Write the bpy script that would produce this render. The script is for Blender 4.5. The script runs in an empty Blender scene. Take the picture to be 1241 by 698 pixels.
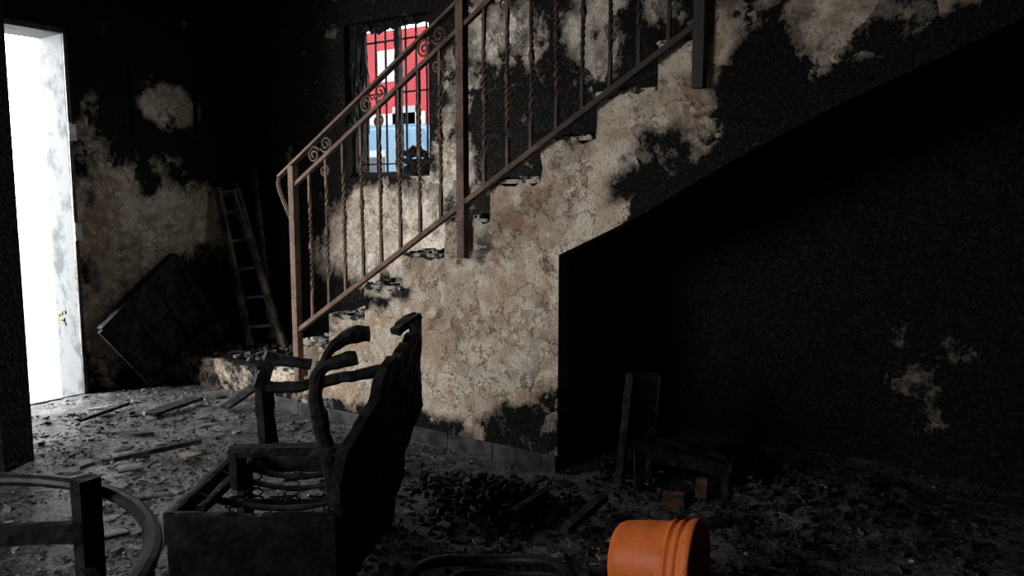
import bpy, bmesh, math, random
from mathutils import Vector, Matrix, noise
from mathutils.geometry import tessellate_polygon
random.seed(7)
scene = bpy.context.scene
try: scene.view_settings.view_transform = 'Standard'
except Exception: pass

# ------------------------------------------------------------ frames
CA, SA = 0.8281, 0.5606
EYE = (1.972, -3.267, 1.35)
def G(a, b, z):
    """point given as (right, ahead, height) of the standing position -> room coordinates"""
    return Vector((EYE[0] + CA*a - SA*b, EYE[1] + SA*a + CA*b, z))

def link(ob):
    scene.collection.objects.link(ob); return ob
def obj_from_bm(name, bm, mats, smooth=False, recalc=True):
    if recalc: bmesh.ops.recalc_face_normals(bm, faces=bm.faces)
    me = bpy.data.meshes.new(name); bm.to_mesh(me); bm.free()
    for m in (mats if isinstance(mats, (list, tuple)) else [mats]): me.materials.append(m)
    if smooth:
        for p in me.polygons: p.use_smooth = True
    return link(bpy.data.objects.new(name, me))
def empty(name, loc=(0,0,0)):
    e = bpy.data.objects.new(name, None); e.location = loc; e.empty_display_size = .1
    return link(e)
def parent(ch, pa):
    ch.parent = pa; ch.matrix_parent_inverse = Matrix.Translation(-Vector(pa.location))

# ------------------------------------------------------------ node helpers
def newmat(name):
    m = bpy.data.materials.new(name); m.use_nodes = True
    nt = m.node_tree; nt.nodes.clear()
    out = nt.nodes.new('ShaderNodeOutputMaterial'); b = nt.nodes.new('ShaderNodeBsdfPrincipled')
    nt.links.new(b.outputs[0], out.inputs[0])
    return m, nt, b
def inp(nt, sock, v):
    if hasattr(v, 'links'): nt.links.new(v, sock)
    else: sock.default_value = v
def math_(nt, op, a, b=0.0, c=0.0, clamp=False):
    n = nt.nodes.new('ShaderNodeMath'); n.operation = op; n.use_clamp = clamp
    for i, v in enumerate((a, b, c)): inp(nt, n.inputs[i], v)
    return n.outputs[0]
def mix(nt, f, a, b):
    n = nt.nodes.new('ShaderNodeMix'); n.data_type = 'RGBA'
    inp(nt, n.inputs[0], f)
    for i, v in ((6, a), (7, b)):
        if hasattr(v, 'links'): nt.links.new(v, n.inputs[i])
        else: n.inputs[i].default_value = (*v, 1) if len(v) == 3 else v
    return n.outputs[2]
def step(nt, v, lo, hi):
    n = nt.nodes.new('ShaderNodeMapRange'); n.interpolation_type = 'SMOOTHSTEP'
    inp(nt, n.inputs[0], v); n.inputs[1].default_value = lo; n.inputs[2].default_value = hi
    return n.outputs[0]
def coords(nt):
    return nt.nodes.new('ShaderNodeTexCoord').outputs['Object']
def noise_(nt, co, scale, detail=4, rough=.55, dist=0):
    n = nt.nodes.new('ShaderNodeTexNoise'); nt.links.new(co, n.inputs['Vector'])
    n.inputs['Scale'].default_value = scale; n.inputs['Detail'].default_value = detail
    n.inputs['Roughness'].default_value = rough; n.inputs['Distortion'].default_value = dist
    return n.outputs['Fac']
def voro(nt, co, scale, feature='F1', rnd=1):
    n = nt.nodes.new('ShaderNodeTexVoronoi'); n.feature = feature; nt.links.new(co, n.inputs['Vector'])
    n.inputs['Scale'].default_value = scale; n.inputs['Randomness'].default_value = rnd
    return n
def bump(nt, b, h, strength=.5, dist=.01):
    n = nt.nodes.new('ShaderNodeBump'); n.inputs['Strength'].default_value = strength
    n.inputs['Distance'].default_value = dist; nt.links.new(h, n.inputs['Height'])
    nt.links.new(n.outputs[0], b.inputs['Normal'])

# ------------------------------------------------------------ materials
def mat_plaster(name, light=(.61,.525,.425), tan=(.40,.29,.205), dark=(.225,.135,.088)):
    m, nt, b = newmat(name); co = coords(nt)
    at = nt.nodes.new('ShaderNodeAttribute'); at.attribute_name = 'soot'
    sep = nt.nodes.new('ShaderNodeSeparateColor'); nt.links.new(at.outputs['Color'], sep.inputs[0])
    soot, brown = sep.outputs[0], sep.outputs[1]
    n1 = noise_(nt, co, 3.2, 6, .68, .5); n2 = noise_(nt, co, 14, 4, .62); n3 = noise_(nt, co, 70, 2, .6)
    n4 = noise_(nt, co, 5, 4, .6, .9)
    n5 = noise_(nt, co, 2.9, 6, .60, .25); n6 = noise_(nt, co, 5.6, 5, .58, .2)
    plate = step(nt, n5, .500, .504); plate2 = step(nt, n6, .585, .590)
    e1 = math_(nt, 'SUBTRACT', 1.0, step(nt, math_(nt, 'ABSOLUTE', math_(nt, 'SUBTRACT', n5, .499)), .001, .008))
    e2 = math_(nt, 'SUBTRACT', 1.0, step(nt, math_(nt, 'ABSOLUTE', math_(nt, 'SUBTRACT', n6, .584)), .001, .011))
    c = mix(nt, step(nt, n4, .36, .62), light, tan)
    br = math_(nt, 'ADD', brown, math_(nt, 'MULTIPLY', math_(nt, 'SUBTRACT', n2, .5), 1.3))
    c = mix(nt, math_(nt, 'MULTIPLY', step(nt, br, .30, .85), .85), c, dark)
    c = mix(nt, math_(nt, 'MULTIPLY', plate, .25), c, (.60,.53,.44))
    c = mix(nt, math_(nt, 'MULTIPLY', plate2, .45), c, (.27,.215,.165))
    for sc, lo, amt in ((15, .44, .6), (9, .5, .50)):
        vo = voro(nt, co, sc); vs = step(nt, math_(nt, 'ADD', vo.outputs['Distance'], math_(nt, 'MULTIPLY', n2, .35)), .55, .45)
        sel = step(nt, n1, lo, lo+.1)
        c = mix(nt, math_(nt, 'MULTIPLY', math_(nt, 'MULTIPLY', vs, sel), amt), c, (.70,.615,.51))
    c = mix(nt, math_(nt, 'MULTIPLY', math_(nt, 'MAXIMUM', e1, e2), .62), c, (.06,.046,.034))
    s = math_(nt, 'ADD', soot, math_(nt, 'MULTIPLY', math_(nt, 'SUBTRACT', n1, .5), 1.10))
    s = math_(nt, 'ADD', s, math_(nt, 'MULTIPLY', math_(nt, 'SUBTRACT', n2, .5), .60))
    s = math_(nt, 'ADD', s, math_(nt, 'MULTIPLY', math_(nt, 'SUBTRACT', plate, .5), .24))
    s = math_(nt, 'ADD', s, math_(nt, 'MULTIPLY', plate2, -.14))
    s2 = math_(nt, 'ADD', s, math_(nt, 'MULTIPLY', math_(nt, 'SUBTRACT', n3, .5), .38))
    c = mix(nt, math_(nt, 'MULTIPLY', step(nt, s, .14, .62), .72), c, (.110,.094,.078))
    c = mix(nt, math_(nt, 'MULTIPLY', step(nt, s2, .40, .68), .76), c, (.042,.037,.032))
    hard = step(nt, s2, .61, .73)
    c = mix(nt, hard, c, mix(nt, n2, (.003,.003,.0033), (.011,.0105,.0105)))
    c = mix(nt, math_(nt, 'MULTIPLY', step(nt, n3, .50, .34), .42), c, (.05,.040,.03))
    nt.links.new(c, b.inputs['Base Color']); b.inputs['Roughness'].default_value = .95
    b.inputs['Specular IOR Level'].default_value = .04
    h = math_(nt, 'ADD', math_(nt, 'MULTIPLY', n3, .6), math_(nt, 'MULTIPLY', hard, -.6))
    h = math_(nt, 'ADD', h, math_(nt, 'MULTIPLY', n2, .8))
    h = math_(nt, 'ADD', h, math_(nt, 'ADD', math_(nt, 'MULTIPLY', plate, 1.0), math_(nt, 'MULTIPLY', plate2, -1.0)))
    bump(nt, b, h, 1.0, .014)
    return m
def mat_char(name, a=(.003,.003,.003), c2=(.014,.0135,.013), sc=38, rough=.65, bs=.55):
    m, nt, b = newmat(name); co = coords(nt)
    n = noise_(nt, co, 12, 4, .65); v = voro(nt, co, sc)
    nt.links.new(mix(nt, step(nt, n, .38, .72), a, c2), b.inputs['Base Color'])
    b.inputs['Roughness'].default_value = rough; b.inputs['Specular IOR Level'].default_value = .10
    bump(nt, b, math_(nt, 'ADD', v.outputs['Distance'], n), bs, .006)
    return m
def mat_simple(name, col, col2=None, sc=10, rough=.6, metal=0, bs=.3, spec=.3, lo=.4, hi=.6):
    m, nt, b = newmat(name); co = coords(nt); n = noise_(nt, co, sc, 5, .6)
    nt.links.new(mix(nt, step(nt, n, lo, hi), col, col2 or col), b.inputs['Base Color'])
    b.inputs['Roughness'].default_value = rough; b.inputs['Metallic'].default_value = metal
    b.inputs['Specular IOR Level'].default_value = spec
    bump(nt, b, noise_(nt, co, sc*6, 2), bs, .003)
    return m
def mat_orange():
    m, nt, b = newmat('orange_plastic'); co = coords(nt)
    n = noise_(nt, co, 6, 5, .6); n2 = noise_(nt, co, 26, 5, .7)
    c = mix(nt, step(nt, n, .4, .6), (.92,.215,.045), (.78,.165,.032))
    c = mix(nt, math_(nt,'MULTIPLY',step(nt, n2, .54, .70),.55), c, (.20,.07,.03))
    nt.links.new(c, b.inputs['Base Color']); b.inputs['Roughness'].default_value = .52
    b.inputs['Specular IOR Level'].default_value = .35
    return m
def mat_floor():
    m, nt, b = newmat('ash_covered_floor'); co = coords(nt)
    n1 = noise_(nt, co, 1.7, 7, .72, .8); n2 = noise_(nt, co, 8, 6, .75); n3 = noise_(nt, co, 55, 4, .78)
    c = mix(nt, step(nt, n1, .42, .60), (.018,.0175,.0175), (.105,.100,.096))
    c = mix(nt, math_(nt,'MULTIPLY',step(nt, n2, .51, .62),.6), c, (.175,.167,.157))
    c = mix(nt, math_(nt,'MULTIPLY',step(nt, n3, .55, .67),.7), c, (.29,.28,.26))
    c = mix(nt, math_(nt,'MULTIPLY',step(nt, n3, .49, .40),.92), c, (.010,.010,.010))
    c = mix(nt, step(nt, n2, .48, .39), c, (.009,.009,.009))
    nt.links.new(c, b.inputs['Base Color']); b.inputs['Roughness'].default_value = .62
    b.inputs['Specular IOR Level'].default_value = .35
    bump(nt, b, math_(nt, 'ADD', n3, math_(nt, 'MULTIPLY', n2, 1.2)), 1, .016)
    return m
def mat_chips():
    m, nt, b = newmat('rubble_flakes'); co = coords(nt)
    at = nt.nodes.new('ShaderNodeAttribute'); at.attribute_name = 'tint'
    n = noise_(nt, co, 45, 3, .6)
    nt.links.new(mix(nt, math_(nt,'MULTIPLY',step(nt, n, .4, .62),.7), at.outputs['Color'], (.018,.018,.018)), b.inputs['Base Color'])
    b.inputs['Roughness'].default_value = .7; b.inputs['Specular IOR Level'].default_value = .18
    bump(nt, b, n, .6, .004)
    return m
def mat_rust():
    m, nt, b = newmat('rusted_iron'); co = coords(nt)
    n = noise_(nt, co, 9, 5, .65); n2 = noise_(nt, co, 80, 3, .6)
    c = mix(nt, step(nt, n, .4, .62), (.165,.092,.062), (.075,.042,.030))
    c = mix(nt, step(nt, n2, .55, .7), c, (.24,.15,.105))
    sx = nt.nodes.new('ShaderNodeSeparateXYZ'); nt.links.new(co, sx.inputs[0])
    sm = step(nt, math_(nt,'ADD',sx.outputs[0],math_(nt,'MULTIPLY',math_(nt,'SUBTRACT',n,.5),.8)), -.75, .35)
    c = mix(nt, math_(nt,'MULTIPLY',sm,.90), c, (.012,.010,.009))
    nt.links.new(c, b.inputs['Base Color']); b.inputs['Roughness'].default_value = .75
    b.inputs['Metallic'].default_value = .1
    bump(nt, b, n2, .5, .003); return m
M_PL = mat_plaster('sooted_stucco')
M_PLB = mat_plaster('sooted_stucco_rear', (.58,.52,.44), (.39,.315,.245), (.21,.145,.10))
M_CHAR = mat_char('charred_wood'); M_CHAR2 = mat_char('charred_wood_ashy', (.006,.006,.006), (.045,.043,.042), 26)
M_SOOT = mat_char('soot_black', (.003,.003,.003), (.010,.010,.0095), 20, .9)
M_RUST = mat_rust(); M_FLOOR = mat_floor(); M_CHIP = mat_chips()
M_BURNTIRON = mat_simple('burnt_iron', (.006,.006,.006), (.016,.015,.014), 20, .5, .1, spec=.2)
M_ORANGE = mat_orange()
M_TILE = mat_simple('sooty_skirting_tile', (.008,.0075,.0075), (.050,.048,.047), 7, .6)
M_CREAM = mat_simple('door_jamb_flaking_paint', (.105,.108,.11), (.055,.057,.058), 6, .85, 0, .8, .08, .46, .66)
M_STEEL = mat_simple('painted_steel', (.06,.06,.06), (.025,.025,.025), 14, .5, .3)
M_GREYWOOD = mat_simple('scorched_wood', (.19,.16,.13), (.035,.028,.023), 8, .8, 0, .6)
M_TREAD = mat_simple('sooty_tread', (.44,.40,.345), (.014,.014,.014), 13, .85, 0, .8, .2, .47, .57)
M_BRICK = mat_simple('brick_fragment', (.13,.05,.033), (.03,.018,.016), 18, .85, 0, .8)
M_BLUE = mat_simple('blue_paint', (.030,.070,.118), (.05,.085,.118), 1.5, .5, spec=.12)
M_RED = mat_simple('red_paint', (.125,.007,.010), (.10,.008,.010), 1.5, .5, spec=.08)
M_WHITE = mat_simple('white_paint', (.13,.14,.15), (.11,.12,.13), 3, .4)
M_GLASSD = mat_simple('vehicle_glass', (.03,.037,.044), (.045,.05,.055), 3, .12, 0, 0, .5)
M_TYRE = mat_simple('tyre_rubber', (.01,.01,.01), (.02,.02,.02), 3, .8)
M_CONC = mat_simple('yard_concrete', (.30,.30,.29), (.24,.24,.23), 3, .9)
M_YEL = mat_simple('yellow_lichen', (.14,.115,.035), (.09,.08,.05), 24, .9)

# ------------------------------------------------------------ geometry helpers
def box(bm, c0, c1, mi=0):
    x0,y0,z0 = c0; x1,y1,z1 = c1
    v = [bm.verts.new(p) for p in ((x0,y0,z0),(x1,y0,z0),(x1,y1,z0),(x0,y1,z0),(x0,y0,z1),(x1,y0,z1),(x1,y1,z1),(x0,y1,z1))]
    for f in ((0,3,2,1),(4,5,6,7),(0,1,5,4),(1,2,6,5),(2,3,7,6),(3,0,4,7)):
        bm.faces.new([v[i] for i in f]).material_index = mi
    return v
def tube(bm, pts, r, sides=8, jit=0.0, flat=1.0, up=None, closed=False, mi=0):
    pts = [Vector(p) for p in pts]; n = len(pts); rings = []
    ref = Vector(up) if up else Vector((0,0,1)); prev = None; sd = random.random()*90
    for i, p in enumerate(pts):
        if closed: t = (pts[(i+1)%n]-pts[i-1]).normalized()
        else: t = (pts[min(i+1,n-1)]-pts[max(i-1,0)]).normalized()
        if prev is None:
            a = ref - t*ref.dot(t)
            if a.length < .05: a = Vector((1,0,0)) - t*t.x
        else: a = prev - t*prev.dot(t)
        a.normalize(); prev = a.copy(); b = t.cross(a)
        rr = r[i] if isinstance(r, (list, tuple)) else r
        ring = []
        for k in range(sides):
            an = 2*math.pi*(k+.5)/sides; d = a*math.cos(an) + b*math.sin(an)*flat
            j = 1 + jit*2.2*noise.noise((p+d*rr)*22+Vector((sd,0,0)))
            ring.append(bm.verts.new(p + d*rr*j))
        rings.append(ring)
    m = n if closed else n-1
    for i in range(m):
        r0, r1 = rings[i], rings[(i+1)%n]
        for k in range(sides):
            bm.faces.new((r0[k], r0[(k+1)%sides], r1[(k+1)%sides], r1[k])).material_index = mi
    if not closed:
        bm.faces.new(rings[0][::-1]).material_index = mi; bm.faces.new(rings[-1]).material_index = mi
def lerp(a, b, t): return Vector(a)*(1-t)+Vector(b)*t
def beam(bm, p0, p1, w, h, up=(0,0,1), jit=.12, seg=None, mi=0):
    """charred rectangular timber, edges eaten away by smooth noise"""
    p0, p1 = Vector(p0), Vector(p1); L = (p1-p0).length; seg = seg or max(2, int(L/.022))
    t = (p1-p0).normalized(); a = Vector(up)-t*Vector(up).dot(t)
    if a.length < .05: a = Vector((1,0,0))-t*t.x
    a.normalize(); b = t.cross(a); rings = []; sd = Vector((random.random()*90, 0, 0))
    for i in range(seg+1):
        p = p0.lerp(p1, i/seg); ring = []
        for (u, v) in ((-.96,-.96),(0,-1),(.96,-.96),(1,0),(.96,.96),(0,1),(-.96,.96),(-1,0)):
            q = p + b*u*w/2 + a*v*h/2
            j = 1+jit*(1.6*noise.noise(q*16+sd)+.8*noise.noise(q*45+sd))
            ring.append(bm.verts.new(p + b*u*w/2*j + a*v*h/2*j))
        rings.append(ring)
    for i in range(seg):
        for k in range(8):
            bm.faces.new((rings[i][k], rings[i][(k+1)%8], rings[i+1][(k+1)%8], rings[i+1][k])).material_index = mi
    bm.faces.new(rings[0][::-1]).material_index = mi; bm.faces.new(rings[-1]).material_index = mi
def spline(pts, n=8):
    pts = [Vector(p) for p in pts]; out = []
    for i in range(len(pts)-1):
        p0 = pts[max(i-1,0)]; p1 = pts[i]; p2 = pts[i+1]; p3 = pts[min(i+2,len(pts)-1)]
        for k in range(n):
            t = k/n
            out.append(.5*((2*p1)+(p2-p0)*t+(2*p0-5*p1+4*p2-p3)*t*t+(3*p1-p0-3*p2+p3)*t**3))
    out.append(pts[-1]); return out
def pw(tab, z):
    if z <= tab[0][0]: return tab[0][1]
    for (a, va), (b, vb) in zip(tab, tab[1:]):
        if z <= b: return va+(vb-va)*(z-a)/(b-a)
    return tab[-1][1]

def ss(a, b, x):
    t = max(0, min(1, (x-a)/(b-a))); return t*t*(3-2*t)
def paint(base, blobs, u, v):
    """blobs: (cu,cv,ru,rv,angle_deg,value)"""
    du = noise.noise(Vector((u*3.1, v*3.1, 5)))*.10 + noise.noise(Vector((u*9, v*9, 1)))*.04
    dv = noise.noise(Vector((u*3.1, v*3.1, 9)))*.10 + noise.noise(Vector((u*9, v*9, 3)))*.04
    u += du; v += dv; s = base
    for cu, cv, ru, rv, an, val in blobs:
        a = math.radians(an); x = u-cu; y = v-cv
        p = x*math.cos(a)+y*math.sin(a); q = -x*math.sin(a)+y*math.cos(a)
        d = math.sqrt((p/ru)**2+(q/rv)**2); w = 1-ss(.55, 1.4, d)
        s = s*(1-w)+val*w
    return s
def wall(name, outer, holes, mp, ext, mat, fs, fb, stepsz=.05):
    polys = [[Vector((a, b, 0)) for a, b in outer]] + [[Vector((a, b, 0)) for a, b in h] for h in holes]
    flat = [p for pl in polys for p in pl]; tris = tessellate_polygon(polys)
    bm = bmesh.new(); vs = [bm.verts.new(p) for p in flat]
    for t in tris:
        try: bm.faces.new([vs[i] for i in t])
        except ValueError: pass
    us = [p.x for p in flat]; vv = [p.y for p in flat]
    for ax, lo, hi in ((0, min(us), max(us)), (1, min(vv), max(vv))):
        k = lo+stepsz
        while k < hi-.01:
            co = Vector((k,0,0)) if ax == 0 else Vector((0,k,0)); no = Vector((1,0,0)) if ax == 0 else Vector((0,1,0))
            bmesh.ops.bisect_plane(bm, geom=bm.verts[:]+bm.edges[:]+bm.faces[:], plane_co=co, plane_no=no, dist=1e-5)
            k += stepsz
    lay = bm.verts.layers.float_color.new('soot')
    for v in bm.verts:
        v[lay] = (fs(v.co.x, v.co.y), fb(v.co.x, v.co.y), 0, 1)
        v.co = Vector(mp(v.co.x, v.co.y))
    r = bmesh.ops.extrude_face_region(bm, geom=bm.faces[:], use_keep_orig=True)
    bmesh.ops.translate(bm, verts=[g for g in r['geom'] if isinstance(g, bmesh.types.BMVert)], vec=Vector(ext))
    return obj_from_bm(name, bm, mat)

XL, XR, YB, YF, ZC, ZB = -3.5, 3.4, 1.05, -4.7, 3.3, -.12
# ------------------------------------------------------------ stairs
def nx(k): return -.405+.30*(k-7)
def nz(k): return .06+.1945*k
under = [(0,1.075),(.424,1.27),(.831,1.50),(1.216,1.69),(1.847,1.96),(XR,2.62)]
def uz(x):
    for (a, za), (b, zb) in zip(under, under[1:]):
        if a <= x <= b: return za+(zb-za)*(x-a)/(b-a)
    return 0 if x < 0 else 2.62
prof = [(nx(1), 0)]
for k in range(1, 11):
    for t in (.35,.6,.8): prof.append((nx(k)+random.random()**2*.014, nz(k)-.1945*(1-t)))
    prof.append((nx(k)+random.random()*.012, nz(k)-random.random()*.01))
    if k < 10:
        for t in (.12,.22,.3,.4,.5,.6,.68,.78,.86): prof.append((nx(k)+.30*t, nz(k)-random.random()**2*.026))
        prof.append((nx(k+1), nz(k)))
sideprof = prof + [(.68, nz(10)), (.68, ZC), (XR, ZC)] + under[::-1] + [(0,0)]
side_blobs = [(-.18,.18,.38,.15,8,.92),(-.03,.36,.10,.16,0,.66),(.46,1.50,.26,.14,35,.84),(.12,1.64,.12,.08,30,.62),
    (.98,1.80,.19,.30,-12,1.05),(.84,2.15,.12,.10,0,.6),(1.38,2.03,.36,.26,14,.50),(1.95,2.1,.16,.6,0,1.0),(1.70,2.22,.16,.12,0,.6),(.74,1.85,.09,.22,0,.30),
    (.35,1.95,.18,.07,30,.28),(-1.22,.76,.06,.06,0,.75),(-1.6,.55,.1,.06,0,.6),(-1.05,.84,.09,.04,0,.55),(-1.8,.1,.5,.14,0,.5),
    (-.45,1.12,.10,.08,0,.36),(-.1,.8,.07,.3,0,.25)]
def side_s(u, v):
    s = paint(.06, side_blobs, u, v) + .08*ss(1.0, 1.9, v)
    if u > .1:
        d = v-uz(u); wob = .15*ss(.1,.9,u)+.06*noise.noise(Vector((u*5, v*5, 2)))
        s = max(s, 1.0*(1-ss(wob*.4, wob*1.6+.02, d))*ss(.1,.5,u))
    s = max(s, .72*(1-ss(.08, .24+.05*noise.noise(Vector((u*6,0,4))), v)))
    return s
def side_b(u, v):
    return paint(.22, [(-.15,1.25,.35,.16,35,.75),(-.55,.72,.45,.10,5,.6),(-.7,.95,.25,.08,35,.5),(.72,1.8,.10,.35,0,.75),(-.05,.6,.06,.45,0,.55),(1.35,2,.4,.4,0,.30),(-1.1,.45,.4,.12,0,.05),(-.3,.45,.3,.12,0,.08)], u, v)
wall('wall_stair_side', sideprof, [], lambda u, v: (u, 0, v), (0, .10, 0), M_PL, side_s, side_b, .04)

bm = bmesh.new()
prof2 = [(nx(1), 0)]
for k in range(1, 11):
    prof2.append((nx(k), nz(k)))
    if k < 10: prof2.append((nx(k+1), nz(k)))
for k in range(11, 16): prof2 += [(nx(k), nz(k-1)), (nx(k), nz(k))]
prof2 += [(XR-.02, nz(15)), (XR-.02, 2.60)] + [(a, b) for a, b in under[:-1][::-1]] + [(0, 0)]
tr = tessellate_polygon([[Vector((a, b, 0)) for a, b in prof2]])
vs = [bm.verts.new((a, .10, b)) for a, b in prof2]
for t in tr:
    try: bm.faces.new([vs[i] for i in t])
    except ValueError: pass
r = bmesh.ops.extrude_face_region(bm, geom=bm.faces[:], use_keep_orig=True)
bmesh.ops.translate(bm, verts=[g for g in r['geom'] if isinstance(g, bmesh.types.BMVert)], vec=(0, YB-.10, 0))
for k in range(1, 11):
    beam(bm, (nx(k)+.14, .004, nz(k)+.006), (nx(k)+.14, YB-.01, nz(k)+.006), .29, .020, jit=.08, seg=36, mi=1)
for i in range(420):
    k = random.randint(1, 9); x = nx(k)+random.uniform(.02,.28); y = random.uniform(.02,.45)**1; s = random.uniform(.006,.024)
    beam(bm, (x-s,y,nz(k)+.014+s*.4), (x+s,y+random.uniform(-s,s),nz(k)+.014+s*.5), s*1.3, s*.8, jit=.3, seg=2, mi=random.choice((0,1,1)))
obj_from_bm('staircase', bm, [M_SOOT, M_TREAD])

bm = bmesh.new()   # wide bottom step / landing
n = 24; top = {}
for i in range(n+1):
    for j in range(11):
        x = XL+.02+(nx(1)-XL-.03)*i/n; y = .12+(YB-.13)*j/10
        top[i,j] = bm.verts.new((x, y+(.012*noise.noise(Vector((x*9,0,2))) if j == 0 else 0), .20+.03*noise.noise(Vector((x*4,y*4,0)))+(0 if j==0 else .012*random.random())))
for i in range(n):
    for j in range(10): bm.faces.new((top[i,j],top[i+1,j],top[i+1,j+1],top[i,j+1]))
fr = [bm.verts.new((XL+.02+(nx(1)-XL-.03)*i/n, .12+.01*random.random(), -.05)) for i in range(n+1)]
for i in range(n): bm.faces.new((fr[i],fr[i+1],top[i+1,0],top[i,0]))
lay = bm.verts.layers.float_color.new('soot')
for v in bm.verts: v[lay] = (.95 if v.co.y > .2 else .52, .6, 0, 1)
obj_from_bm('landing_step', bm, M_PL)

bm = bmesh.new()
x = nx(1)+.02
while x < -.01:
    x2 = min(x+.30, 0.0); hh = .085-random.random()*.012
    box(bm, (x+.001, -.014-random.random()*.004, -.03), (x2-.001, .0, hh)); x = x2
bmesh.ops.bevel(bm, geom=bm.edges[:], offset=.003, segments=1, affect='EDGES')
obj_from_bm('baseboard_stair', bm, M_TILE)

# ------------------------------------------------------------ room shell
def rear_s(u, v):
    if u > 0 and v < uz(min(u, XR-.01)):  # under the stairs: burnt soot, with the void's shade put into it too
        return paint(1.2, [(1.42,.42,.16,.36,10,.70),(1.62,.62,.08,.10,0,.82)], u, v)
    return paint(1.0, [(-2.15,1.08,.75,.36,14,.18),(-1.45,1.85,.17,.55,0,.42),(-1.05,2.45,.32,.28,0,.34),(-.35,2.35,.22,.35,0,.44),
                       (.1,2.5,.15,.2,0,.5),(-1.02,1.9,.2,.25,0,1.0),(-2.65,1.6,.2,.3,0,1.0),(-1.28,2.7,.08,.4,0,.5)], u, v)
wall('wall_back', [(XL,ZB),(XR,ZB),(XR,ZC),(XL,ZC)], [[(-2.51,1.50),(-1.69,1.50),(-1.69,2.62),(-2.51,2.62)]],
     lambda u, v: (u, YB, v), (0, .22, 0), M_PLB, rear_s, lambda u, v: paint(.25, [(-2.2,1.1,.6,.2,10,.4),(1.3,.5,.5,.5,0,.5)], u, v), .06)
def door_s(u, v):
    return paint(1.05, [(-.28,.85,.26,.88,0,.26),(.10,1.20,.58,.40,-6,.14),(.20,2.03,.21,.17,-10,.18),(-.38,1.85,.08,.26,0,.55),(.05,.62,.26,.26,0,.28),
                       (.02,1.46,.10,.10,0,1.0),(.50,.70,.28,.22,-40,.88),(.42,.32,.30,.14,0,.8),(.36,2.62,.06,.06,0,.6),
                       (.48,1.38,.1,.12,0,.25),(-.40,1.2,.04,.5,0,.5)], u, v)
wall('wall_left', [(YF,ZB),(YB,ZB),(YB,ZC),(YF,ZC)], [[(-1.45,0),(-.493,0),(-.493,2.42),(-1.45,2.42)]],
     lambda u, v: (XL, u, v), (-.04, 0, 0), M_PLB, door_s, lambda u, v: paint(.34, [(-.3,.8,.2,.8,0,.75),(.1,.7,.4,.15,0,.6),(.25,1.3,.4,.22,0,.02)], u, v), .06)
one = lambda u, v: 1.1
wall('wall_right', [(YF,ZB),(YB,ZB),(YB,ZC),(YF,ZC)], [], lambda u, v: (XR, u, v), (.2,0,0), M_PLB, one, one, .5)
wall('wall_front', [(XL,ZB),(XR,ZB),(XR,ZC),(XL,ZC)], [[(-2.0,1.0),(-.4,1.0),(-.4,2.4),(-2.0,2.4)]],
     lambda u, v: (u, YF, v), (0,-.2,0), M_PLB, one, one, .5)
wall('ceiling', [(XL,YF),(XR,YF),(XR,YB),(XL,YB)], [], lambda u, v: (u, v, ZC), (0,0,.2), M_PLB, one, one, .5)
wall('wall_partition', [(XL,ZB),(-2.22,ZB),(-2.22,ZC),(XL,ZC)], [], lambda u, v: (u, -1.56, v), (0,.14,0), M_PLB, one, one, .5)
bm = bmesh.new()
box(bm, (XL-.34, -.493, ZB), (XL-.04, YB+.22, ZC)); box(bm, (XL-.34, YF, ZB), (XL-.04, -1.45, ZC)); box(bm, (XL-.34, -1.45, 2.42), (XL-.04, -.493, ZC))
for i in range(7):
    z = .45+.04*random.random()+i*.016; x = XL-.30+random.random()*.08; s = random.uniform(.01,.022)
    box(bm, (x-s, -.502, z-s*.6), (x+s, -.492, z+s*.6), 1)
obj_from_bm('wall_left_masonry', bm, [M_CREAM, M_YEL])

bm = bmesh.new()
box(bm, (XL+.001,-.51,0),(XL+.014,-.485,2.44)); box(bm, (XL+.001,-1.47,0),(XL+.014,-1.44,2.44)); box(bm, (XL+.001,-1.47,2.415),(XL+.014,-.485,2.45))
for hz in (1.78, 1.12):
    box(bm, (XL+.014,-.515,hz-.055),(XL+.026,-.465,hz+.055), 1)
    tube(bm, [(XL+.03,-.512,hz-.06),(XL+.03,-.512,hz+.06)], .010, 8, mi=1)
obj_from_bm('door_1', bm, [M_STEEL, mat_simple('hinge_steel', (.5,.5,.48), (.3,.3,.29), 30, .4, .3)])

# ------------------------------------------------------------ window with iron grille
bm = bmesh.new(); wy = YB+.10
x0, x1, z0, z1 = -2.51, -1.69, 1.50, 2.62
for a, b in (((x0,wy,z0),(x0,wy,z1)),((x1,wy,z0),(x1,wy,z1)),((x0,wy,z0+.015),(x1,wy,z0+.015)),((x0,wy,z1-.02),(x1,wy,z1-.02)),((-2.06,wy,z0),(-2.06,wy,z1))):
    beam(bm, a, b, .045, .045, up=(0,1,0), jit=.15)
gy = YB+.17
for i in range(8):
    x = x0+.06+i*.10
    tube(bm, [(x,gy,z0),(x,gy,z1)], .009, 6)
for z in (z0+.10, z0+.62, z1-.12): beam(bm, (x0,gy,z), (x1,gy,z), .022, .010, jit=.05)
for i in range(20):
    x = x0+.02+random.random()**1.6*.16; L_ = random.uniform(.3,1.1)
    pts = [(x+random.uniform(-.02,.02), YB+.04+random.random()*.03, z1-L_*t/6) for t in range(7)]
    tube(bm, pts, random.uniform(.006,.014), 5, .4)
for i in range(18):
    x = -1.86+random.uniform(-.09,.10); z = z0+.03+random.uniform(0,.16)
    tube(bm, [(x-.05,YB+.06,z),(x,YB+.05,z+random.uniform(-.03,.05)),(x+.05,YB+.06,z+random.uniform(-.03,.03))], random.uniform(.014,.03), 6, .3)
for i in range(12):
    x = x0+random.random()*.82
    tube(bm, [(x-.05,YB+.06,z1-.02),(x,YB+.05,z1-random.uniform(.03,.08)),(x+.06,YB+.06,z1-.03)], .02, 5, .4)
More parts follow.
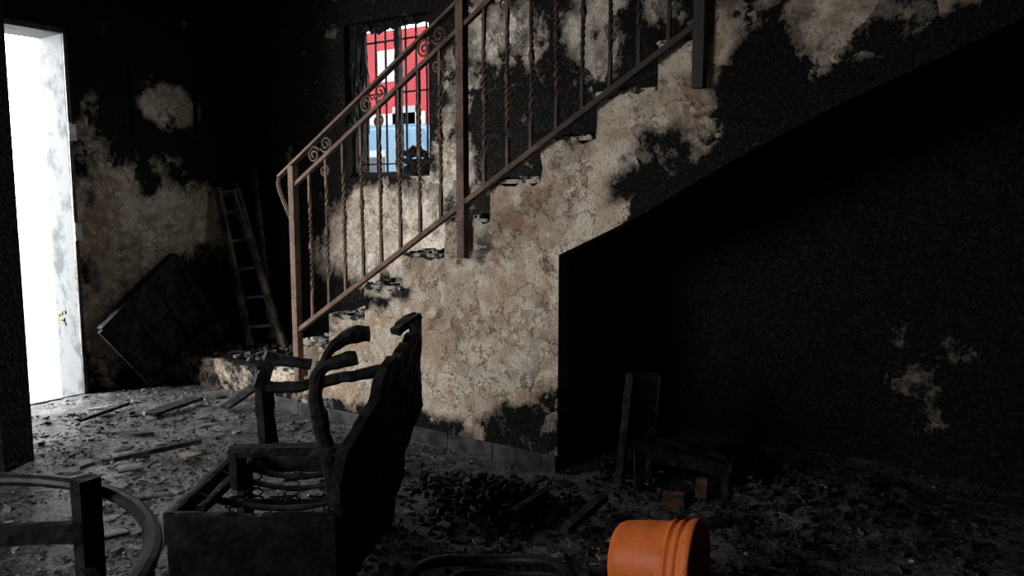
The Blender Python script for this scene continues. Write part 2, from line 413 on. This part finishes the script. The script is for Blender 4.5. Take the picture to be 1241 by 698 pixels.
obj_from_bm('window_1', bm, M_CHAR)

# ------------------------------------------------------------ floor
bm = bmesh.new(); st = .035
nx_, ny_ = int((XR-XL)/st), int((YB-YF)/st); vv = {}
def fh(x, y):
    h = .014*noise.noise(Vector((x*2.2,y*2.2,0)))+.011*noise.noise(Vector((x*9,y*9,4)))+.008*noise.noise(Vector((x*26,y*26,7)))
    for cx, cy, r, a in ((-.05,-.55,.30,.05),(.6,.1,.5,.05),(1.2,.4,.5,.06),(-2.35,-1.3,.3,.05),(-.6,-.8,.5,.02)):
        h += a*max(0, 1-((x-cx)**2+(y-cy)**2)/r**2)*(1+.6*noise.noise(Vector((x*14,y*14,2))))
    return h
for i in range(nx_+1):
    for j in range(ny_+1):
        x = XL+(XR-XL)*i/nx_; y = YF+(YB-YF)*j/ny_
        vv[i,j] = bm.verts.new((x, y, fh(x, y)))
for i in range(nx_):
    for j in range(ny_): bm.faces.new((vv[i,j],vv[i+1,j],vv[i+1,j+1],vv[i,j+1]))
obj_from_bm('floor', bm, M_FLOOR, smooth=True)

# ------------------------------------------------------------ rubble (one mesh)
bm = bmesh.new(); lay = bm.verts.layers.float_color.new('tint')
pal = [((.008,.008,.008),44),((.030,.029,.029),24),((.085,.083,.080),18),((.17,.163,.155),11),((.32,.305,.285),6),((.13,.09,.065),3),((.22,.175,.14),3)]
cols = [c for c, w in pal for _ in range(w)]
def chip(x, y, s, col=None, zoff=0, thick=None, tilt=.2):
    n = random.choice((3,4,4,5,5,6)); c = col or random.choice(cols); a0 = random.random()*6.28
    th = thick or s*random.uniform(.12,.5)
    R = Matrix.Rotation(random.gauss(0,tilt), 3, 'X') @ Matrix.Rotation(random.gauss(0,tilt), 3, 'Y')
    base = Vector((x, y, fh(x, y)+th*.35+zoff)); el = random.uniform(.35,1)
    lo, up = [], []
    for k in range(n):
        a = a0+6.283*k/n+random.uniform(-.4,.4); r = s*random.uniform(.6,1.2)
        p = Matrix.Rotation(a0, 3, 'Z') @ Vector((r*math.cos(a), r*math.sin(a)*el, 0))
        lo.append(bm.verts.new(base+R@(p+Vector((0,0,-th/2))))); up.append(bm.verts.new(base+R@(p*.85+Vector((0,0,th/2)))))
    for v in lo+up: v[lay] = (*c, 1)
    bm.faces.new(up); bm.faces.new(lo[::-1])
    for k in range(n): bm.faces.new((lo[k], lo[(k+1)%n], up[(k+1)%n], up[k]))
def okpt(x, y):
    if x < -3.42 or x > 2.6 or y > 1.0: return False
    if y > -.05 and x < .05: return x < -2.25 and y < .1
    if y < -1.38 and y > -1.60 and x < -2.18: return False
    return True
cnt = 0
while cnt < 20000:
    b = random.uniform(1.6, 6.2); a = random.uniform(-.68,.62)*b; p = G(a, b, 0)
    if not okpt(p.x, p.y): continue
    if noise.noise(Vector((p.x*3, p.y*3, 11))) < random.uniform(-.5,.25): continue
    s = random.choice((.004,.005,.006,.008,.010,.013,.016))*random.uniform(.7,1.2)
    if random.random() < .02: s = random.uniform(.018,.035)
    c = random.choice(cols)
    if p.y > -.1 and p.x > 0: c = tuple(k*.5 for k in c)  # chips under the stairs: shade put into their tint
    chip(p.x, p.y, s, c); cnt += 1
for i in range(90):
    b = random.uniform(3.0,5.4); a = random.uniform(-.58,-.25)*b; p = G(a, b, 0)
    if okpt(p.x, p.y): chip(p.x, p.y, random.uniform(.03,.08), random.choice([(.11,.105,.10),(.18,.17,.16),(.05,.05,.05),(.10,.075,.055),(.02,.02,.02),(.02,.02,.02)]), .006, .006, .08)
for i in range(70):
    b = random.uniform(2.4,3.7); a = random.uniform(-.15,.40)*b; p = G(a, b, 0)
    if okpt(p.x, p.y): chip(p.x, p.y, random.uniform(.02,.06), random.choice([(.18,.17,.16),(.15,.10,.07),(.02,.02,.02)]), .004, .006, .1)
for i in range(700):      # loose charcoal in the middle and foreground
    b = random.uniform(1.9,4.2); a = random.uniform(-.25,.42)*b; p = G(a, b, 0)
    if okpt(p.x, p.y): chip(p.x, p.y, random.uniform(.008,.030), (.007,.007,.007), 0, random.uniform(.006,.016), .3)
for i in range(320):
    x = random.gauss(-.02,.18); y = random.gauss(-.55,.12)
    if okpt(x, y): chip(x, y, random.uniform(.010,.034), (.006,.006,.006), random.random()*.04, random.uniform(.010,.025), .3)
for i in range(300):
    x = random.gauss(.9,.5); y = random.gauss(.1,.3)
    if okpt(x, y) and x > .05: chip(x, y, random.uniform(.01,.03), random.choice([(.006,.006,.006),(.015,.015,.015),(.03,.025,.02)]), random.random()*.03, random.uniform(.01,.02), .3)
for i in range(160):
    x = random.uniform(-3.4,-2.3); y = random.uniform(.2,.95)
    chip(x, y, random.uniform(.012,.045), random.choice([(.01,.01,.01),(.04,.04,.04),(.14,.12,.1)]), .21, random.uniform(.01,.03))
obj_from_bm('ash_rubble', bm, M_CHIP)

def planks(name, lst, mat):
    for p0, p1, w, h in lst:
        bm = bmesh.new(); beam(bm, p0, p1, w, h, jit=.12); obj_from_bm(name, bm, mat)
planks('charred_plank', [
    (G(-2.25,4.75,.03),G(-2.10,5.10,.04),.10,.02),(G(-2.05,3.9,.03),G(-1.70,4.15,.05),.035,.025),
    (G(-1.85,4.9,.03),G(-1.68,5.15,.14),.09,.02),(G(.18,2.95,.07),G(.36,3.2,.11),.04,.03),(G(-.02,3.05,.10),G(.12,3.3,.09),.03,.03),
    (G(.62,3.05,.04),G(.95,3.15,.05),.05,.025),(G(-2.6,4.6,.03),G(-2.5,5.0,.03),.02,.02)], M_CHAR2)
planks('fallen_tile', [(G(-1.50,3.35,.03),G(-1.38,3.42,.03),.10,.012),(G(-1.72,3.95,.03),G(-1.66,4.02,.03),.09,.012),(G(-1.95,3.75,.03),G(-1.85,3.8,.03),.1,.012)], M_GREYWOOD)

# ------------------------------------------------------------ railing
bm = bmesh.new(); ry = -.045; SL = .605
zu = lambda x: 1.565+SL*(x+1.8); zl = lambda x: 1.43+SL*(x+1.8); zb = lambda x: .555+SL*(x+1.8)
X2, X3 = -.545, .70
def bar(p0, p1, w, h): beam(bm, p0, p1, w, h, jit=.02, seg=20)
bar((-1.95,ry,zu(-1.95)), (X2,ry,zu(X2)), .042, .016)
bar((-1.84,ry,zl(-1.84)), (X2,ry,zl(X2)), .030, .022)
bar((-1.84,ry,zb(-1.84)), (X3,ry,zb(X3)), .034, .026)
bar((X2,ry,zl(X2)), (X3,ry,zl(X3)), .030, .022); bar((X2,ry,zu(X2)), (X3,ry,zu(X3)), .042, .016)
def newel(x, za, zt, w=.045): beam(bm, (x,ry,za), (x,ry,zt), w, w, up=(0,1,0), jit=.02, seg=24)
newel(-1.83, .23, zu(-1.83)-.01); newel(X2, 1.04, zu(X2)+.03, .048); newel(X3, 1.80, 3.0, .05)
box(bm, (X2-.03,-.03,1.08),(X2+.03,.0,1.20)); box(bm, (-1.86,-.04,.26),(-1.80,.0,.36))
tube(bm, spline([(-1.95,ry,zu(-1.95)),(-1.965,ry,zu(-1.95)-.05),(-1.93,ry,zu(-1.95)-.13),(-1.86,ry,zu(-1.95)-.25)], 6), .013, 6)
def twisted(x, z0, z1):
    H = z1-z0; n = 44; rings = []
    for i in range(n+1):
        t = i/n; w = ss(.14,.86,t); a = w*math.pi*7+math.pi/4
        r = .0095+.004*math.exp(-((t-.5)/.03)**2)
        cx = x+.0015*math.sin(t*9+x*20)
        rings.append([bm.verts.new((cx+r*1.2*math.cos(a+k*math.pi/2), ry+r*1.2*math.sin(a+k*math.pi/2), z0+H*t)) for k in range(4)])
    for i in range(n):
        for k in range(4): bm.faces.new((rings[i][k],rings[i][(k+1)%4],rings[i+1][(k+1)%4],rings[i+1][k]))
for i in range(1, 9):
    x = -1.83+i*(X2+1.83)/9; twisted(x, zb(x), zl(x))
for i in range(1, 9):
    x = X2+i*(X3-X2)/9; twisted(x, zb(x), zl(x))
def scroll(cx, cz, R, sgn, ph):
    pts = []
    for i in range(34):
        t = i/33; a = ph+sgn*t*4.2*math.pi*.8; r = R*(1-.80*t)
        pts.append((cx+r*math.cos(a), ry, cz+r*math.sin(a)))
    tube(bm, pts, .0065, 6, up=(0,1,0))
for xc in (-1.59,-1.16,-.74,-.32,.10,.52):
    zc = (zu(xc)+zl(xc))/2
    scroll(xc-.050, zc-.030, .050, 1, 0.5); scroll(xc+.050, zc+.030, .050, 1, 3.6)
    scroll(xc+.035, zl(xc)-.055, .038, -1, 1.5)
obj_from_bm('stair_railing', bm, M_RUST)

# ------------------------------------------------------------ charred armchair (centre)
arm = empty('charred_armchair', G(-.85,2.8,0))
def part(name, fn, mat=M_CHAR, par=arm):
    bm = bmesh.new(); fn(bm); o = obj_from_bm(name, bm, mat); parent(o, par); return o
XA, XB, Y0, Y1 = -1.12, -.58, 2.45, 3.10
def f(bm):
    beam(bm, G(XA,Y0,.235), G(XB,Y0,.235), .035, .22, jit=.04); beam(bm, G(XA,Y1,.30), G(XB,Y1,.30), .04, .09, jit=.08)
    beam(bm, G(XA,Y0,.29), G(XA,Y1,.29), .035, .11, jit=.05); beam(bm, G(XB,Y0,.25), G(XB,Y1,.25), .04, .22, jit=.05)
part('seat_frame', f)
def f(bm):
    beam(bm, G(XA+.08,Y0+.06,.33), G(XA+.08,Y1,.33), .025, .025, jit=.2)
    for k, yy in enumerate((2.64,2.85,2.98)):
        pts = [G(XA+t*(XB-XA), yy+.02*math.sin(t*5+k), .33-.05*math.sin(t*math.pi)) for t in [i/16 for i in range(17)]]
        tube(bm, pts, .011, 6, .2)
    for cx in (-1.0,-.86,-.72):
        for cy in (2.58,2.75,2.92):
            pts = [G(cx+.03*math.cos(t*.7), cy+.03*math.sin(t*.7), .20+.0035*t) for t in range(30)]
            tube(bm, pts, .0035, 5)
    for cy in (2.58,2.75,2.92): beam(bm, G(XA,cy,.195), G(XB,cy,.195), .05, .008, jit=.1)
part('seat_slats_and_springs', f)
def f(bm):
    for a, b in ((XA+.02,Y0+.02),(XA+.02,Y1),(XB-.01,Y0+.02),(XB-.01,Y1)): beam(bm, G(a,b,.0), G(a,b,.30), .05, .05)
part('legs', f)
nearx = [(0,-.64),(.47,-.61),(.61,-.53),(.83,-.43)]; farx = [(0,-.56),(.3,-.49),(.52,-.425),(.88,-.405)]
def f(bm):
    nI, nJ = 34, 24; vs = {}
    for i in range(nI+1):
        for j in range(nJ+1):
            t = i/nI; w = j/nJ
            topz = .80 + .05*noise.noise(Vector((w*6,0,3))) + .03*noise.noise(Vector((w*17,0,8))) + .07*w
            z = .03+(topz-.03)*t
            x = pw(nearx, z)*(1-w)+pw(farx, z)*w; y = Y0+w*(Y1-Y0+.02) + .10*t*(1-w)
            q = Vector((y*11, z*11, 0)); d = .016*noise.noise(q)+.008*noise.noise(q*3)
            for s_ in (0, 1):
                th = .045*(1-.3*t) if s_ else 0
                e = .014*noise.noise(Vector((z*16,w*3,5))) if j in (0,nJ) else 0
                vs[i,j,s_] = bm.verts.new(G(x+th+d, y+e, z))
    for s_ in (0,1):
        for i in range(nI):
            for j in range(nJ): bm.faces.new((vs[i,j,s_],vs[i+1,j,s_],vs[i+1,j+1,s_],vs[i,j+1,s_]))
    for i in range(nI):
        for j in (0,nJ): bm.faces.new((vs[i,j,0],vs[i+1,j,0],vs[i+1,j,1],vs[i,j,1]))
    for j in range(nJ):
        for i in (0,nI): bm.faces.new((vs[i,j,0],vs[i,j+1,0],vs[i,j+1,1],vs[i,j,1]))
    beam(bm, G(-.47,3.0,.84), G(-.39,3.10,.89), .05, .03, jit=.3)
part('back_panel', f)
def f(bm):   # far arm
    beam(bm, G(-1.0,3.1,.34), G(-1.01,3.1,.60), .06, .05, jit=.15)
    beam(bm, G(-1.02,3.08,.60), G(-.97,3.1,.74), .035, .05, jit=.2)
    tube(bm, spline([G(-1.03,3.1,.69),G(-.93,3.1,.705),G(-.82,3.1,.69)],7), .022, 8, .15)
    tube(bm, spline([G(-1.0,3.1,.60),G(-.88,3.08,.605),G(-.75,3.08,.63),G(-.60,3.1,.655),G(-.50,3.1,.68)], 9), .024, 8, .15, 1.1)
part('arm_far', f)
def f(bm):
    pts = spline([G(-.64,2.70,.30),G(-.655,2.70,.42),G(-.685,2.70,.56),G(-.70,2.70,.68),G(-.68,2.70,.755),G(-.62,2.70,.785),G(-.555,2.70,.80)], 9)
    tube(bm, pts, [.030]*22+[.026]*(len(pts)-22), 9, .12, .8)
    tube(bm, spline([G(-.68,2.70,.76),G(-.64,2.72,.835),G(-.58,2.74,.87),G(-.52,2.76,.875)], 7), [.013+.0009*i for i in range(22)], 8, .2)
    beam(bm, G(-1.0,2.70,.47), G(-.56,2.70,.475), .06, .032, jit=.15)
    beam(bm, G(-.98,2.70,.33), G(-.98,2.70,.47), .045, .045, jit=.15)
    beam(bm, G(-.58,2.68,.30), G(-.56,2.68,.48), .06, .05, jit=.15)
part('arm_near', f)

# ------------------------------------------------------------ near-left hoop chair
hc = empty('burnt_hoop_chair', G(-1.25,1.75,0))
cen = (-1.36,1.46)
def f(bm):
    pts = [G(cen[0]+.60*math.cos(a), cen[1]+.58*math.sin(a), .585+.02*math.sin(a)) for a in [math.radians(t) for t in range(-8,172,5)]]
    tube(bm, pts, .017, 10, .05, 1.2)
part('arm_hoop', f, M_BURNTIRON, hc)
def f(bm):
    beam(bm, G(-1.07,1.90,0), G(-1.07,1.90,.66), .055, .05, jit=.03)
    beam(bm, G(-1.95,1.55,0), G(-1.95,1.55,.62), .05, .05, jit=.03)
    beam(bm, G(-.77,1.55,0), G(-.77,1.55,.585), .04, .04, jit=.03); beam(bm, G(-1.35,1.0,0), G(-1.35,1.0,.45), .05, .05, jit=.03)
part('posts', f, M_CHAR, hc)
def f(bm):
    beam(bm, G(-1.95,1.80,.52), G(-1.07,1.88,.53), .03, .05, jit=.05)
    beam(bm, G(-1.95,1.75,.38), G(-1.07,1.86,.40), .03, .035, jit=.05)
    beam(bm, G(-1.07,1.88,.42), G(-.77,1.56,.40), .03, .04, jit=.05)
    beam(bm, G(-1.07,1.86,.40), G(-1.35,1.0,.42), .03, .04, jit=.05); beam(bm, G(-.76,1.55,.40), G(-1.35,1.0,.42), .03, .04, jit=.05)
    tube(bm, spline([G(-1.45,1.80,.54),G(-1.30,1.72,.50),G(-1.18,1.78,.44),G(-1.25,1.85,.38)],6), .012, 6, .2)
part('rails', f, M_CHAR, hc)
part('seat_remnant', lambda bm: beam(bm, G(-1.50,1.55,.42), G(-1.50,1.95,.43), .22, .03, jit=.12), M_CHAR2, hc)

# ------------------------------------------------------------ burnt hose coil at the bottom edge
bm = bmesh.new()
def coil(cx, cy, rx, ry_, a0, a1, z, r):
    pts = []
    n = 50
    for i in range(n+1):
        a = math.radians(a0+(a1-a0)*i/n); g = G(cx+rx*math.cos(a), cy+ry_*math.sin(a), 0)
        g.z = z+.02*math.sin(a*3)+.02; pts.append(g)
    tube(bm, pts, r, 8, .06)
coil(-.09,2.44,.29,.30,-20,200,.05,.020); coil(-.11,2.38,.31,.24,-20,190,.03,.018); coil(-.07,2.42,.23,.22,0,330,.02,.016); coil(-.03,2.38,.25,.30,10,140,.03,.014)
obj_from_bm('burnt_hose', bm, M_BURNTIRON, smooth=True)

# ------------------------------------------------------------ orange bucket lying on its side
bm = bmesh.new(); S = 64
prof_b = [(.0,.006),(.070,.004),(.090,.0),(.104,.004),(.116,.014),(.124,.030),(.128,.050),(.1335,.10),(.1350,.103),(.1365,.106),(.1370,.13),(.1430,.190),(.1450,.195),(.1520,.198),(.1530,.206),(.1480,.210),(.1485,.226),(.1540,.229),(.1545,.236),(.1495,.240),(.1500,.252),(.156,.255),(.1600,.264),(.1605,.276),(.158,.285),(.151,.285),(.147,.276),(.140,.19),(.131,.09),(.122,.04),(.10,.018),(.0,.016)]
rings = []; K = .98
for r_, l_ in prof_b:
    r_ *= K; l_ *= K
    if r_ == 0: rings.append([bm.verts.new((0,0,l_))])
    else: rings.append([bm.verts.new((r_*math.cos(2*math.pi*k/S), r_*math.sin(2*math.pi*k/S), l_)) for k in range(S)])
for a, b in zip(rings, rings[1:]):
    for k in range(S):
        k2 = (k+1)%S
        if len(a) == 1: bm.faces.new((a[0], b[k2], b[k]))
        elif len(b) == 1: bm.faces.new((a[k], a[k2], b[0]))
        else: bm.faces.new((a[k], a[k2], b[k2], b[k]))
ax = (G(1,-.50,0)-G(0,0,0)); ax.z = .06; ax.normalize()
q = ax.to_track_quat('Z', 'Y').to_matrix().to_4x4()
for v in bm.verts: v.co = q @ v.co
mz = min(v.co.z for v in bm.verts); c0 = G(.335,2.56,0)
for v in bm.verts: v.co += Vector((c0.x, c0.y, -mz+.008))
bk = empty('orange_bucket', c0)
o = obj_from_bm('bucket_shell', bm, M_ORANGE, smooth=True); parent(o, bk)
bm = bmesh.new()
rimc = Vector((c0.x, c0.y, -mz+.008))+ax*.22*K
side = Vector((-ax.y, ax.x, 0)).normalized(); pts = []
for i in range(25):
    a = math.pi*i/24
    pts.append(rimc + side*math.cos(a)*.160 - ax*math.sin(a)*.10 + Vector((0,0,-math.sin(a)*.132)))
tube(bm, pts, .0035, 6)
for s_ in (-1, 1): tube(bm, [rimc+side*s_*.148*K, rimc+side*s_*.162], .014, 10)
o = obj_from_bm('bail_handle', bm, M_STEEL); parent(o, bk)

# ------------------------------------------------------------ burnt chair under the stairs
uc = empty('burnt_side_chair', G(.62,3.5,0))
def f(bm):
    beam(bm, G(.47,3.55,.02), G(.53,3.62,.54), .04, .035); beam(bm, G(.62,3.60,.05), G(.66,3.66,.52), .04, .035)
    beam(bm, G(.52,3.62,.50), G(.66,3.65,.50), .03, .08, jit=.2); beam(bm, G(.50,3.6,.32), G(.64,3.63,.32), .02, .05, jit=.2)
    beam(bm, G(.515,3.61,.41), G(.65,3.64,.41), .02, .12, jit=.25)
part('chair_back', f, M_CHAR2, uc)
def f(bm):
    beam(bm, G(.52,3.50,.24), G(.92,3.40,.17), .05, .04); beam(bm, G(.60,3.62,.24), G(.98,3.55,.15), .05, .04)
    beam(bm, G(.55,3.55,.20), G(.95,3.46,.13), .14, .02, jit=.2); beam(bm, G(.92,3.38,.17), G(.99,3.56,.15), .04, .04)
    beam(bm, G(.92,3.40,.02), G(.92,3.40,.16), .04, .04); beam(bm, G(.55,3.48,.02), G(.55,3.50,.24), .04, .04); beam(bm, G(.97,3.55,.02), G(.97,3.55,.15), .04, .04)
part('seat_and_legs', f, M_CHAR2, uc)
planks('brick_fragment', [(G(.63,3.34,.05),G(.72,3.32,.05),.07,.05),(G(.80,3.34,.05),G(.81,3.37,.13),.05,.04)], M_BRICK)

# ------------------------------------------------------------ folded step ladder + burnt board on the left wall
bm = bmesh.new()
for (b0, t0) in (((-2.98,.76,.21),(-3.44,.74,1.45)),((-3.14,.60,.21),(-3.45,.58,1.42))): beam(bm, b0, t0, .06, .03, up=(0,1,0), jit=.06)
for t in (.12,.3,.48,.66,.84,.97): beam(bm, lerp((-2.98,.76,.21),(-3.44,.74,1.45),t), lerp((-3.14,.60,.21),(-3.45,.58,1.42),t), .07, .018, jit=.1)
beam(bm, (-2.86,.70,.21), (-3.40,.68,1.40), .045, .025, up=(0,1,0), jit=.06); beam(bm, (-3.2,.86,.21), (-3.42,.9,1.6), .05, .03, up=(0,1,0), jit=.1)
obj_from_bm('wooden_stepladder', bm, M_GREYWOOD)
bm = bmesh.new()
P = [Vector(p) for p in ((-3.36,-.44,.45),(-3.46,.19,.92),(-3.40,.47,.41),(-3.30,-.12,.02))]
for i in range(4): beam(bm, P[i], P[(i+1)%4], .05, .045, jit=.1)
for t in (.33,.66): beam(bm, P[0].lerp(P[1],t), P[3].lerp(P[2],t), .03, .022, jit=.15)
beam(bm, P[0].lerp(P[3],.5), P[1].lerp(P[2],.5), .03, .022, jit=.15)
beam(bm, P[0].lerp(P[3],.5)+Vector((-.015,0,0)), P[1].lerp(P[2],.5)+Vector((-.015,0,0)), .50, .010, up=(1,0,0), jit=.04)
obj_from_bm('burnt_panel_board', bm, M_CHAR2)
bm = bmesh.new()
for a, b in (((XL+.01,-.05,1.80),(XL+.01,.45,1.80)),((XL+.01,.45,1.80),(XL+.01,.45,2.28)),((XL+.01,-.05,2.28),(XL+.01,.45,2.28)),((XL+.01,-.05,1.80),(XL+.01,-.05,2.28))): beam(bm, a, b, .025, .02, jit=.15)
obj_from_bm('burnt_picture_frame', bm, M_SOOT)

# ------------------------------------------------------------ outside
bm = bmesh.new(); box(bm, (-30,-22,-.25), (12,30,-.13)); obj_from_bm('ground_yard', bm, M_CONC)
def vehicle(name, prof, y0, y1, paint_m, wins, bands, wheels, base):
    e = empty(name, (prof[0][0], y0, base))
    bm = bmesh.new(); a = [bm.verts.new((x, y0, z+base)) for x, z in prof]; b = [bm.verts.new((x, y1, z+base)) for x, z in prof]
    bm.faces.new(a); bm.faces.new(b[::-1])
    for i in range(len(a)): bm.faces.new((a[i], b[i], b[(i+1)%len(a)], a[(i+1)%len(a)]))
    bmesh.ops.recalc_face_normals(bm, faces=bm.faces)
    bmesh.ops.bevel(bm, geom=bm.edges[:], offset=.06, segments=3, affect='EDGES')
    parent(obj_from_bm('body', bm, paint_m, smooth=False), e)
    for nm, lst, m in (('windows', wins, M_GLASSD), ('trim', bands, M_WHITE)):
        bm = bmesh.new()
        for x0_, z0_, x1_, z1_ in lst: box(bm, (x0_, y0-.012, z0_+base), (x1_, y0+.02, z1_+base))
        bmesh.ops.bevel(bm, geom=bm.edges[:], offset=.008, segments=2, affect='EDGES')
        parent(obj_from_bm(nm, bm, m), e)
    bm = bmesh.new()
    for wx, wr in wheels:
        for yy in (y0-.02, y1-.22):
            c = [(wx, yy+.24*t, wr+base-.02) for t in (0,1)]; tube(bm, c, wr, 24, up=(0,0,1))
    parent(obj_from_bm('wheels', bm, M_TYRE), e)
vehicle('blue_van', [(-6.2,.25),(-2.4,.25),(-2.35,1.05),(-3.2,1.25),(-3.75,2.25),(-6.2,2.3)], 3.3, 5.1, M_BLUE,
        [(-3.95,1.32,-3.45,1.68),(-4.75,1.50,-4.25,1.90)], [(-4.9,1.18,-3.3,1.34),(-4.08,1.28,-3.99,2.0),(-4.78,1.45,-4.22,1.50),(-4.78,1.90,-4.22,1.98),(-5.6,1.45,-4.9,2.0)], [(-5.4,.36),(-3.1,.36)], -.11)
vehicle('fire_engine', [(-11.5,.4),(-6.2,.4),(-6.1,2.0),(-6.3,4.1),(-11.5,4.2)], 6.4, 8.8, M_RED,
        [(-7.0,1.9,-6.5,2.9)], [(-11.3,2.6,-6.3,2.8),(-7.3,3.3,-6.9,3.8)], [(-9.5,.5),(-7.0,.5)], -.11)
bm = bmesh.new(); box(bm, (-5.0,2.6,-.13),(-4.75,2.85,2.2))
bmesh.ops.bevel(bm, geom=bm.edges[:], offset=.03, segments=2, affect='EDGES')
tube(bm, [(-4.875,2.725,2.2),(-4.875,2.725,2.32)], [.10,.06], 12)
obj_from_bm('orange_road_post', bm, mat_simple('orange_post_paint', (.13,.036,.007), (.11,.03,.007), 4, .5))

# ------------------------------------------------------------ light
w = bpy.data.worlds.new('overcast_sky'); scene.world = w; w.use_nodes = True
bg = w.node_tree.nodes['Background']; bg.inputs[0].default_value = (.95,.98,1,1); bg.inputs[1].default_value = 11
def area(name, loc, tgt, sx, sy, energy, col=(1,1,1), portal=False):
    l = bpy.data.lights.new(name, 'AREA'); l.shape = 'RECTANGLE'; l.size = sx; l.size_y = sy; l.energy = energy; l.color = col
    o = link(bpy.data.objects.new(name, l)); o.location = loc
    o.rotation_euler = (Vector(tgt)-Vector(loc)).to_track_quat('-Z', 'Y').to_euler()
    if portal: l.cycles.is_portal = True
    return o
area('portal_door', (XL-.42,-.97,1.21), (0,-.97,1.21), .96, 2.42, 1, portal=True)
area('portal_window', (-2.1,YB+.30,2.06), (-2.1,0,2.06), .82, 1.12, 1, portal=True)
area('portal_front_window', (-1.2,YF-.3,1.7), (-1.2,0,1.7), 1.6, 1.4, 1, portal=True)
area('yard_fill', (-5.6,-3.2,2.1), (-1.5,.2,.9), 1.8, 2.2, 860, (.98,.99,1))  # added lamp, out of view beside the doorway, to boost the interior
area('street_daylight', (-1.2,-5.6,2.3), (-2.4,0,.9), 2.0, 1.6, 125, (1,.99,.96))

# ------------------------------------------------------------ camera
cam = bpy.data.cameras.new('camera'); co = link(bpy.data.objects.new('camera', cam)); scene.camera = co
cam.sensor_width = 36; cam.lens = 28.0; cam.clip_start = .05; cam.clip_end = 200
co.location = EYE
co.rotation_euler = (math.radians(90-6.5), 0, math.atan2(SA, CA)+math.radians(.38))
